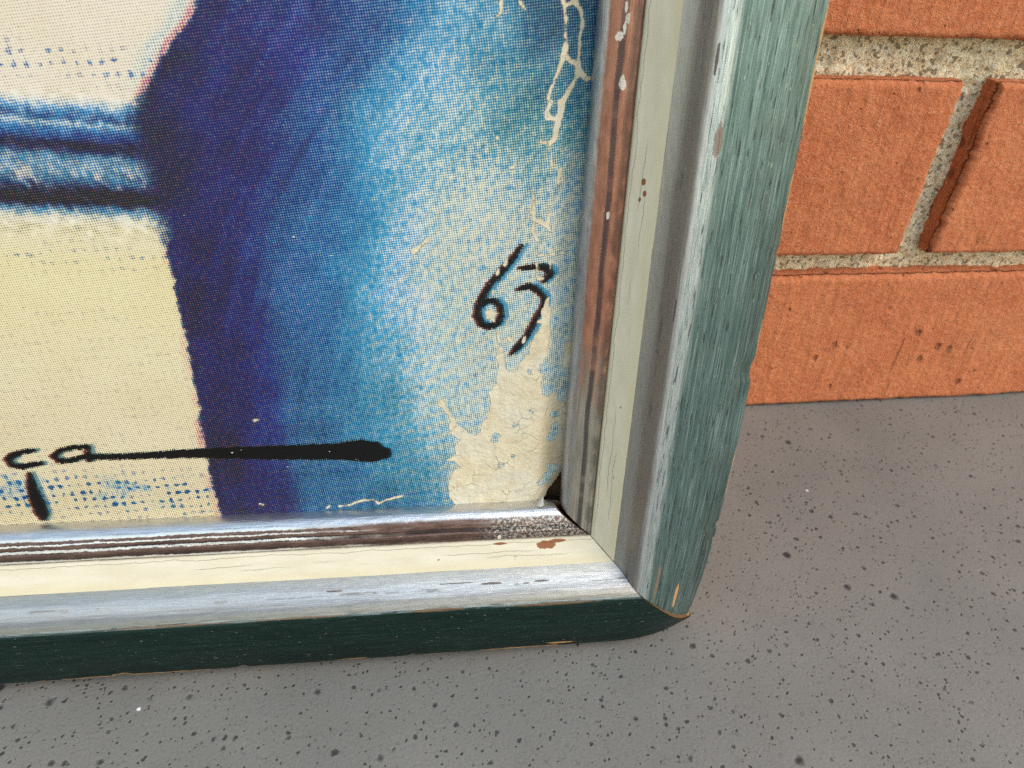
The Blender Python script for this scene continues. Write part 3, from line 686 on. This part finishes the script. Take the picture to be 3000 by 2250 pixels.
PC = np.concatenate([PR_BEAD[4:-4:3] + [0.45, -0.45], PR_CREAM[4:-1:4] + [0.1, -0.5], PR_SILV[::5] + [0.4, -0.45], PR_GREEN[3:-9:4] + [0, -0.45],
                     [(42.2, 11.45), (43.0, 10.9), (43.15, 10.2), (43.2, 4.0), (43.2, -18.5), (42.6, -19.3), (8.5, -19.3), (8.5, -3.4), (1.2, -3.4)]])
M_WOOD = mat_wood()
DRIP = [(12.45, 0.94, 0.10, 0.03), (12.25, 0.99, 0.10, 0.04), (12.08, 0.95, 0.12, 0.035), (11.93, 0.85, 0.09, 0.08), (11.15, 1.00, 0.07, 0.05), (11.03, 1.02, 0.10, 0.08), (8.3, 0.95, 0.10, 0.04)]
M_BEAD = {'right': mat_bead(lin((190, 188, 194)).tolist(), lin((132, 84, 70)).tolist(), lin((182, 128, 102)).tolist(), 4.2, 0.25, DRIP),
          'bottom': mat_bead(lin((226, 225, 224)).tolist(), lin((86, 66, 62)).tolist(), lin((136, 108, 100)).tolist(), -4.0, 0.7, [(1.75, 1.22, 0.05, 0.10)])}
M_CREAM = {'right': mat_cream([(9.1, 0.45, 0.08, 0.05), (8.85, 0.5, 0.07, 0.04), (8.7, 0.4, 0.06, 0.03)]),
           'bottom': mat_cream([(0.42, 0.26, 0.28, 0.11), (0.10, 0.16, 0.22, 0.05), (1.73, 0.17, 0.20, 0.035)])}
M_SILV = {'right': mat_silver(lin((172, 169, 165)).tolist(), lin((148, 139, 133)).tolist(), lin((226, 228, 230)).tolist(), [(6.4, 0.8, 0.3, 0.02), (11.6, 0.9, 0.3, 0.03)], 0.80),  # silver tones differ per rail: highlight and shade painted into the colour
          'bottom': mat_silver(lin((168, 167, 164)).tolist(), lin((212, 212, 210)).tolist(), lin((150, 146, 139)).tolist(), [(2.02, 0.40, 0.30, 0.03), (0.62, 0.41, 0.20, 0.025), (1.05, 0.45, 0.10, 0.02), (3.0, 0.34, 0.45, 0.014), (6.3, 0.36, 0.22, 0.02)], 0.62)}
M_GREEN = {'right': mat_green(0.24, [(11.6, 2.26, 1.3, 0.08), (8.9, 2.24, 0.7, 0.04), (5.6, 2.26, 0.5, 0.05), (1.6, 2.26, 0.9, 0.05), (-2.57, 1.25, 0.55, 0.05)], [(10.13, 0.20, 0.35, 0.09), (-1.8, 0.5, 0.7, 0.05)], lin((82, 108, 107)).tolist(), lin((114, 140, 138)).tolist(), lin((184, 204, 206)).tolist(), 0.75),  # same green on both rails: lit tone here, shaded tone on bottom; streaks are wear
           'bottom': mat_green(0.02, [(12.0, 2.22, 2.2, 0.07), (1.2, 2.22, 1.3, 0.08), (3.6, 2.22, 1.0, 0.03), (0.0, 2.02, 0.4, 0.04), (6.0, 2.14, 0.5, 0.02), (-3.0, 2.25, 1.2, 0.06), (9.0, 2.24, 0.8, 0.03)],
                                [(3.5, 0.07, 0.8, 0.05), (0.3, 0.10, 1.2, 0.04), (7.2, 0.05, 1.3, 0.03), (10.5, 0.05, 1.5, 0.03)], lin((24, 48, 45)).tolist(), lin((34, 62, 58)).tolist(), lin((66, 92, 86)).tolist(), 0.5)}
rails = {}
for i, side in enumerate(('bottom', 'right', 'top', 'left')):
    fine = i < 2
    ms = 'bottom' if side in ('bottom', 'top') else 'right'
    rl = sweep('frame_rail', PC, side, M_WOOD, pic, fine, 40 + i, cap=True, warp=0.00004, gap=GAP, loss=0.0)
    rails[side] = rl
    sweep('silver_bead', PR_BEAD, side, M_BEAD[ms], rl, fine, 60 + i, warp=0.00012)
    sweep('cream_band', PR_CREAM, side, M_CREAM[ms], rl, fine, 70 + i, warp=0.00005)
    sweep('silver_band', PR_SILV, side, M_SILV[ms], rl, fine, 80 + i, warp=0.00008)
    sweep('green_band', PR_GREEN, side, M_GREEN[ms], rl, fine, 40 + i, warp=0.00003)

# ------------------------------------------------------------------ the print
def sd_stroke(X, Y, pts):
    d = np.full(X.shape, 1e3)
    for (a, b) in zip(pts[:-1], pts[1:]):
        ax, ay, ar = a; bx, by, br = b
        dx, dy = bx - ax, by - ay
        t = np.clip(((X - ax) * dx + (Y - ay) * dy) / max(dx * dx + dy * dy, 1e-9), 0, 1)
        d = np.minimum(d, np.hypot(X - ax - t * dx, Y - ay - t * dy) - (ar + t * (br - ar)))
    return d

def sd_poly(X, Y, pts):
    d = np.full(X.shape, 1e3); inside = np.zeros(X.shape, bool)
    n = len(pts)
    for i in range(n):
        ax, ay = pts[i][:2]; bx, by = pts[(i + 1) % n][:2]
        dx, dy = bx - ax, by - ay
        t = np.clip(((X - ax) * dx + (Y - ay) * dy) / max(dx * dx + dy * dy, 1e-9), 0, 1)
        d = np.minimum(d, np.hypot(X - ax - t * dx, Y - ay - t * dy))
        cross = ((ay > Y) != (by > Y)) & (X < (bx - ax) * (Y - ay) / (by - ay + 1e-12) + ax)
        inside ^= cross
    return np.where(inside, -d, d)

gx = np.concatenate([np.arange(-W_OPEN * 1000 - 5, -168, 6.0), np.arange(-165, 5.6, 0.42)])
gy = np.concatenate([np.arange(-5, 138, 0.42), np.arange(140, H_OPEN * 1000 + 5, 6.0)])
X, Y = np.meshgrid(gx, gy, indexing='ij')
ey = np.array(EDGE)
edge_x = np.interp(Y, ey[::-1, 1], ey[::-1, 0])
edge_x = edge_x + 0.25 * fbm(Y * 0.3, 0, 0, 3, 3)
D = X - edge_x
# right-hand field: blue gradients measured from the painted edge
rowY = [r[0] for r in RIGHT]
cols = np.stack([np.stack([np.interp(D, [s[0] * (0.86 if r[0] > 92 else 0.95) for s in r[1]], [s[1][ch] for s in r[1]]) for ch in range(3)], -1) for r in RIGHT])   # rows,X,Y,3
Rf = np.zeros(X.shape + (3,))
oy = np.argsort(rowY)
ry = np.array(rowY)[oy]; cols = cols[oy]
Yc = np.clip(Y + 2.5 * fbm(X * 0.12, Y * 0.05, 0, 8, 2), ry[0], ry[-1])
ki = np.clip(np.searchsorted(ry, Yc) - 1, 0, len(ry) - 2)
ft = (Yc - ry[ki]) / (ry[ki + 1] - ry[ki])
I, J = np.indices(X.shape)
Rf = cols[ki, I, J] * (1 - ft)[..., None] + cols[ki + 1, I, J] * ft[..., None]
# left-hand field: cream with the dark horizontal bar
ly = Y + 0.051 * (X + 116.0) + 0.22 * fbm(X * 0.10, Y * 0.1, 0, 12, 2) + 0.45 * fbm((X + 0.5 * Y) * 0.8, Y * 0.12, 0, 13, 3)
LY = [r[0] for r in LEFT][::-1]
Lf = np.stack([np.interp(ly, LY, [r[1][ch] for r in LEFT][::-1]) for ch in range(3)], -1)
barmix = smooth(74, 79, ly) * smooth(109, 104, ly)
edge_w = 1.0 + 5.0 * barmix
mk = smooth(-0.5, 0.5, (D + 0.4 * fbm(X * 1.1, Y * 1.1, 0, 21, 3)) / edge_w)
RGB = Lf * (1 - mk[..., None]) + Rf * mk[..., None]
# reddish fringe where the magenta plate is out of register
fr = np.exp(-((D + 0.7) / 0.9) ** 2) * (1 - barmix) * np.clip(0.5 + 0.8 * fbm(Y * 0.12, 0, 0, 15, 2), 0, 1)
fr = fr * np.where(Y > 100, 1.0, 0.75)
RGB = RGB * (1 - 0.62 * fr[..., None]) + np.array([186, 96, 108]) * 0.62 * fr[..., None]
# pale blue halo outside the top of the painted edge
hl = np.exp(-((D + 3.0) / 1.8) ** 2) * smooth(104, 112, Y)
RGB = RGB * (1 - 0.5 * hl[..., None]) + np.array([165, 190, 205]) * 0.5 * hl[..., None]
cloud = (1 - mk) * smooth(0.0, 0.6, fbm(X * 0.16, Y * 0.3, 0, 99, 4)) * np.exp(-((ly - 9.5) / 4.0) ** 2)
RGB = RGB * (1 - 0.45 * cloud[..., None]) + np.array([120, 150, 175]) * 0.45 * cloud[..., None]
# loose brush texture, drawn along the strokes
ang = np.interp(Y, [20, 80, 120], [0.03, 0.25, 0.45])
a_ = X * np.cos(ang) + Y * -np.sin(ang) * 1.0
b_ = X * np.sin(ang) + Y * np.cos(ang)
stk = fbm(a_ * 0.55, b_ * 0.06, 0, 30, 4)
blo = fbm(X * 0.16, Y * 0.16, 0, 34, 4)
lum = RGB.mean(-1)
bl_mask = mk * smooth(70, 120, lum) * smooth(215, 170, lum)
RGB = RGB + (bl_mask * (13 * stk + 12 * blo))[..., None] * np.array([1.15, 0.9, 0.6])
RGB = RGB + (mk * (1 - bl_mask) * (7 * stk + 5 * blo))[..., None]
RGB = RGB + ((1 - mk) * barmix * 26 * fbm((X + 0.5 * Y) * 0.6, ly * 0.9, 0, 44, 4))[..., None]
# pinkish dabs between the two dark strokes of the bar
dab = smooth(0.15, 0.6, fbm((X + 0.4 * Y) * 0.55, Y * 0.3, 0, 52, 3)) * np.exp(-((ly - 89.5) / 2.2) ** 2) * (1 - mk)
RGB = RGB * (1 - 0.7 * dab[..., None]) + np.array([215, 190, 186]) * 0.7 * dab[..., None]
pv = smooth(0.0, 0.7, fbm(X * 0.10, Y * 0.06, 0, 95, 4)) * mk * np.clip((120 - lum) / 50, 0, 1) * smooth(60, 100, Y)
RGB = RGB + pv[..., None] * np.array([22, 4, 10])
# the dusty, rubbed zone around the year
rub = mk * smooth(54, 68, D + 3 * fbm(X * 0.1, Y * 0.1, 0, 97, 3)) * smooth(100, 82, Y + 6 * fbm(X * 0.08, Y * 0.08, 0, 98, 3))
RGB = RGB * (1 - 0.68 * rub[..., None]) + np.array([190, 195, 198]) * 0.68 * rub[..., None]
pur = mk * np.clip((118 - RGB.mean(-1)) / 30, 0, 1)
RGB = RGB * (1 - pur[..., None] * np.array([0.26, -0.14, 0.02])) + (pur * (5 * stk + 8 * blo))[..., None] * np.array([0.9, 1.0, 1.2])
midb = mk * np.exp(-((lum - 125) / 38) ** 2)
RGB = RGB * (1 - 0.13 * midb[..., None])
g_ = RGB.mean(-1, keepdims=True)
RGB = np.where(mk[..., None] > 0.5, RGB * 0.90 + g_ * 0.10, RGB * 0.94 + g_ * 0.06 + np.array([1.0, -3.0, 8.0]))
RGB = np.clip(RGB, 8, 244)
PAPER = lin((238, 235, 226))
T = lin(RGB) / PAPER
dkm = np.clip((92 - lum) / 30, 0, 1) * mk
RGB *= 1 - dkm[..., None] * np.array([0.50, 0.44, 0.10])
T = lin(RGB) / PAPER
c_ = np.clip((1 - T[..., 0]) / 0.995, 0, 1)
m_ = np.clip((1 - T[..., 1] / (1 - 0.66 * c_)) / 0.96, 0, 1)
y_ = np.clip((1 - T[..., 2] / ((1 - 0.20 * c_) * (1 - 0.58 * m_))) / 0.9, 0, 1)
# scattered weave dots on the cream
dots = (1 - mk) * (np.exp(-((ly - 112) / 3.2) ** 2) * 0.85 + np.exp(-((ly - 72) / 3.6) ** 2) * 0.45 + smooth(66, 60, ly) * 0.16
                   + np.exp(-((ly - 8.0) / 5.0) ** 2) * 1.25) + bl_mask * 0.22
sdK = np.full(X.shape, 1e3); sdC = sdK.copy(); sdM = sdK.copy()
for grp, sh in ((YEAR, 1.1), (NAME, 0.95)):
    for st in grp:
        wob = 0.18 * fbm(X * 1.4, Y * 1.4, 0, 61, 2)
        sdK = np.minimum(sdK, sd_stroke(X, Y, st) + wob)
        sdC = np.minimum(sdC, sd_stroke(X - sh, Y - 0.12, st) + wob)
        sdM = np.minimum(sdM, sd_stroke(X + 0.6, Y + 0.05, st) + wob)
pl = np.full(X.shape, 1e3)
for q in PEEL_POLY: pl = np.minimum(pl, sd_poly(X, Y, q))
for q in VEINS: pl = np.minimum(pl, sd_stroke(X, Y, [(a, b, r * 0.78) for a, b, r in q]))
pl = pl + 0.22 * fbm(X * 0.9, Y * 0.9, 0, 71, 3)
for (cx, cy, r) in ISLES:
    pl = np.maximum(pl, r - np.hypot(X - cx, Y - cy) + 1.1 * fbm(X * 0.55, Y * 0.55, 3, 73, 3))
pl = np.clip(pl, -5, 5)
# surface: paper dips along the crease beside the right rail and curls away in the corner
Z = -2.2 + 0.05 * fbm(X * 0.05, Y * 0.05, 0, 80, 2)
Z = Z - 1.9 * smooth(-8.5, -1.0, X + 0.3 * fbm(Y * 0.1, 0, 0, 81, 2)) * smooth(-6, 6, Y) 
Z = Z - 0.10 * smooth(0.3, -0.3, pl)
cor = smooth(-9.0, 1.5, X - 0.75 * np.clip(Y, -5, 60) - 1.0)
Z = Z - 3.2 * cor
Z = np.maximum(Z, -6.2)
M_P = None
def mat_print():
    k = NT('halftone_print')
    uvv = k.uv()                                        # centimetres
    mmv = k.map(uvv, (10, 10, 10))                      # millimetres
    ink = k.attr('ink'); sig = k.attr('sig')
    si = k.n('ShaderNodeSeparateColor'); k.put(si.inputs[0], ink.outputs['Color'])
    c, m, y = si.outputs[0], si.outputs[1], si.outputs[2]
    dots = ink.outputs['Alpha']
    ss = k.n('ShaderNodeSeparateColor'); k.put(ss.inputs[0], sig.outputs['Color'])
    sk, sc, sm = ss.outputs[0], ss.outputs[1], ss.outputs[2]
    peel = sig.outputs['Alpha']
    n1 = k.noise(mmv, 1.1, 3, 0.6)
    n2 = k.noise(mmv, 2.4, 2, 0.6)
    wv = k.vadd(mmv, k.noise(mmv, 0.45, 2, 0.5, color=True), 0.22)
    def screen(vec, deg, per):
        a = math.radians(deg); f = 2 * math.pi / per
        A = k.m('COSINE', k.dot(vec, (math.cos(a) * f, math.sin(a) * f, 0)))
        B = k.m('COSINE', k.dot(vec, (-math.sin(a) * f, math.cos(a) * f, 0)))
        return k.m('MULTIPLY_ADD', k.m('ADD', A, B), 0.25, 0.5)
    sC = screen(wv, 8, 0.54)
    # painter's canvas weave, enlarged by the printer
    wv2 = k.vadd(mmv, k.noise(mmv, 0.35, 3, 0.6, color=True), 1.7)
    cl = k.step(k.m('ADD', screen(wv2, 3, 2.35), k.m('MULTIPLY', k.m('SUBTRACT', k.noise(k.map(mmv, (0.6, 1.0, 1)), 0.30, 4, 0.75), 0.5), 2.6)), 0.72, 1.02)
    cl = k.m('MULTIPLY', cl, dots)
    c = k.m('ADD', c, k.m('MULTIPLY', cl, 0.75))
    m = k.m('ADD', m, k.m('MULTIPLY', cl, 0.34))
    # broken, brushy transitions between blue and white
    mot = k.m('MULTIPLY', k.m('SUBTRACT', k.noise(k.map(mmv, (1.0, 0.6, 1), rot=(0, 0, -0.3)), 0.9, 4, 0.75), 0.5), 1.6)
    c = k.m('ADD', c, k.m('MULTIPLY', mot, k.m('MULTIPLY', k.step(c, 0.20, 0.55), k.step(c, 1.12, 0.75))), clamp=True)
    m = k.m('ADD', m, k.m('MULTIPLY', k.m('SUBTRACT', k.noise(mmv, 0.8, 3, 0.7), 0.5), k.m('MULTIPLY', k.step(m, 0.1, 0.5), 0.6)), clamp=True)
    def cover(d, s, w=0.20):
        return k.m('MULTIPLY_ADD', k.m('SUBTRACT', k.m('ADD', d, k.m('MULTIPLY', k.m('SUBTRACT', n1, 0.5), 0.5)), s), 1 / (2 * w), 0.5, clamp=True)
    def ends(d, cov):                                   # blank paper stays paper
        return k.mix(k.step(d, 0.03, 0.14), (0, 0, 0, 1), cov)
    cc = k.mix(k.step(c, 0.98, 0.55, 0.72, 0.9), c, ends(c, cover(k.m('MULTIPLY', c, 1.0), sC)))
    mm_ = k.mix(0.75, m, ends(m, cover(k.m('MULTIPLY', m, 1.02), sC)))
    kfuzz = k.m('ADD', k.m('MULTIPLY', k.m('SUBTRACT', sC, 0.5), 0.55), k.m('MULTIPLY', k.m('SUBTRACT', k.noise(k.map(mmv, (2.0, 0.8, 1), rot=(0, 0, 0.25)), 1.6, 2, 0.6), 0.5), 1.0))
    K = k.step(k.m('ADD', sk, kfuzz), 0.12, -0.22)
    C2 = k.step(k.m('ADD', sc, kfuzz), 0.15, -0.25)
    M2 = k.step(k.m('ADD', sm, kfuzz), 0.10, -0.25)
    cc = k.mix(C2, cc, (0.96, 0.96, 0.96, 1))
    def ink_mul(base, cov, tr):
        return k.mix(cov, base, k.mix(1.0, base, tr, 'MULTIPLY'))
    pap = k.mix(k.step(k.noise(mmv, 0.05, 3, 0.6), 0.35, 0.7), (PAPER * 0.83).tolist(), (PAPER * [0.80, 0.78, 0.74]).tolist())
    fib = k.noise(k.map(mmv, (1, 0.35, 1), rot=(0, 0, 0.6)), 1.2, 3, 0.6)
    pap = k.mix(k.m('MULTIPLY', k.step(fib, 0.62, 0.8), 0.18), pap, lin((170, 150, 112)).tolist())
    col = ink_mul(pap, y, (0.98, 0.93, 0.10))
    ckind = k.mix(k.step(c, 0.22, 0.58), (0.17, 0.36, 0.50, 1), (0.005, 0.34, 0.80, 1))
    col = ink_mul(col, cc, ckind)
    col = ink_mul(col, mm_, (0.92, 0.04, 0.42))
    col = ink_mul(col, M2, (0.28, 0.08, 0.10))
    col = ink_mul(col, K, (0.05, 0.06, 0.07))
    # torn-off areas show the board
    pe = k.m('ADD', peel, k.m('MULTIPLY', k.m('SUBTRACT', n2, 0.5), 0.45))
    P = k.step(pe, 0.06, -0.06)
    bn = k.noise(mmv, 0.28, 4, 0.6)
    bd = k.mix(k.step(bn, 0.3, 0.7), lin((202, 187, 158)).tolist(), lin((216, 204, 178)).tolist())
    x_, y__, _ = k.sep(mmv)
    # grime gathered beside the rail and in the corner
    gr = k.m('MULTIPLY', k.step(k.m('ADD', x_, k.m('MULTIPLY', k.m('SUBTRACT', bn, 0.5), 6.0)), -9.0, -3.0), k.step(y__, 40.0, 10.0))
    bd = k.mix(k.m('MULTIPLY', gr, 0.45), bd, lin((150, 118, 78)).tolist())
    bd = k.mix(k.m('MULTIPLY', k.step(k.noise(mmv, 0.55, 3, 0.6), 0.70, 0.76), 0.55), bd, lin((120, 104, 84)).tolist())
    bd = k.mix(k.m('MULTIPLY', k.step(k.noise(mmv, 1.5, 2, 0.6), 0.68, 0.74), 0.4), bd, lin((90, 84, 78)).tolist())
    ckv = k.step(k.voro(k.vadd(mmv, k.noise(mmv, 0.5, 2, 0.6, color=True), 2.2), 0.22, feature='DISTANCE_TO_EDGE'), 0.03, 0.005)
    ckv = k.m('MULTIPLY', ckv, k.step(k.noise(mmv, 0.14, 2, 0.5), 0.5, 0.62))
    bd = k.mix(k.m('MULTIPLY', ckv, 0.5), bd, lin((120, 104, 82)).tolist())
    bd = k.mix(k.m('MULTIPLY', k.step(k.noise(mmv, 0.09, 2, 0.5), 0.45, 0.65), 0.35), bd, lin((206, 204, 196)).tolist())
    col = k.mix(P, col, bd)
    rim = k.m('MULTIPLY', k.step(pe, 0.0, 0.10), k.step(pe, 0.28, 0.10))
    col = k.mix(k.m('MULTIPLY', rim, 0.12), col, lin((225, 215, 195)).tolist())
    # small stray scuffs
    sc_ = k.m('MULTIPLY', k.step(k.noise(k.map(mmv, (1, 2.2, 1), rot=(0, 0, 0.7)), 0.42, 2, 0.5), 0.755, 0.77), 0.8)
    col = k.mix(sc_, col, lin((214, 205, 186)).tolist())
    rough = k.m('MULTIPLY_ADD', P, 0.3, 0.5)
    h = k.m('SUBTRACT', k.m('MULTIPLY', k.noise(mmv, 0.9, 4, 0.65), k.m('MULTIPLY_ADD', P, 1.2, 0.12)), k.m('MULTIPLY', P, 0.9))
    h = k.m('ADD', h, k.m('MULTIPLY', k.m('MULTIPLY', k.noise(mmv, 0.16, 3, 0.6), P), 5.0))
    h = k.m('SUBTRACT', h, k.m('MULTIPLY', ckv, k.m('MULTIPLY', P, 0.6)))
    return k.out(col, rough, 0.0, k.bump(h, 0.00025, 0.8), 0.3)
M_P = mat_print()
verts = np.stack([X / 1000, Y / 1000, Z / 1000], -1).reshape(-1, 3)
pf = np.array(grid_faces(len(gx), len(gy)))
tear = (X + 4.2 - 0.62 * Y + 0.5 * fbm(X * 0.7, Y * 0.7, 0, 91, 2) > 0).ravel()
pf = pf[~tear[pf].all(1)].tolist()
pr = mesh_obj('print', verts, pf, M_P, pic, np.stack([X / 10, Y / 10], -1).reshape(-1, 2))
at = pr.data.attributes.new('ink', 'FLOAT_COLOR', 'POINT')
at.data.foreach_set('color', np.stack([c_, m_, y_, np.clip(dots, 0, 1.3)], -1).astype(np.float32).ravel())
at = pr.data.attributes.new('sig', 'FLOAT_COLOR', 'POINT')
at.data.foreach_set('color', np.stack([np.clip(sdK, -6, 6), np.clip(sdC, -6, 6), np.clip(sdM, -6, 6), pl], -1).astype(np.float32).ravel())

# backing board behind the print
def mat_board():
    k = NT('backing_board')
    n = k.noise(k.map(k.obj(), (1000, 1000, 1000)), 0.3, 4, 0.6)
    return k.out(k.mix(n, lin((62, 44, 28)).tolist(), lin((92, 68, 44)).tolist()), 0.85, 0.0, k.bump(n, 0.0003, 0.5), 0.2)
def box(name, lo, hi, mat, parent):
    (x0, y0, z0), (x1, y1, z1) = lo, hi
    vs = [(x0, y0, z0), (x1, y0, z0), (x1, y1, z0), (x0, y1, z0), (x0, y0, z1), (x1, y0, z1), (x1, y1, z1), (x0, y1, z1)]
    fs = [(0, 3, 2, 1), (4, 5, 6, 7), (0, 1, 5, 4), (1, 2, 6, 5), (2, 3, 7, 6), (3, 0, 4, 7)]
    return mesh_obj(name, vs, fs, mat, parent, smooth_shade=False)
box('backing_board', (-W_OPEN - 0.0083, -0.0083, -0.0105), (0.0083, H_OPEN + 0.0083, -0.0072), mat_board(), pic)

# a scrap of torn paper caught on the bottom bead in the corner
fu, fv = np.meshgrid(np.linspace(0, 1, 7), np.linspace(0, 1, 9), indexing='ij')
fxx = -0.0058 + 0.0021 * (fu - 0.5) * (1 - 0.75 * fv) + 0.0006 * fv
fyy = 0.0002 + 0.0030 * fv
fzz = 0.0006 - 0.0010 * fv + 0.0006 * np.sin(fu * 3.1) + 0.0005 * fv * fv
def mat_scrap():
    k = NT('torn_paper')
    n = k.noise(k.map(k.obj(), (1000, 1000, 1000)), 1.2, 3, 0.6)
    return k.out(k.mix(n, lin((158, 156, 150)).tolist(), lin((196, 192, 182)).tolist()), 0.8, 0.0, k.bump(n, 0.0002, 0.6), 0.2)
mesh_obj('paper_scrap', np.stack([fxx, fyy, fzz], -1).reshape(-1, 3), grid_faces(7, 9), mat_scrap(), pic)
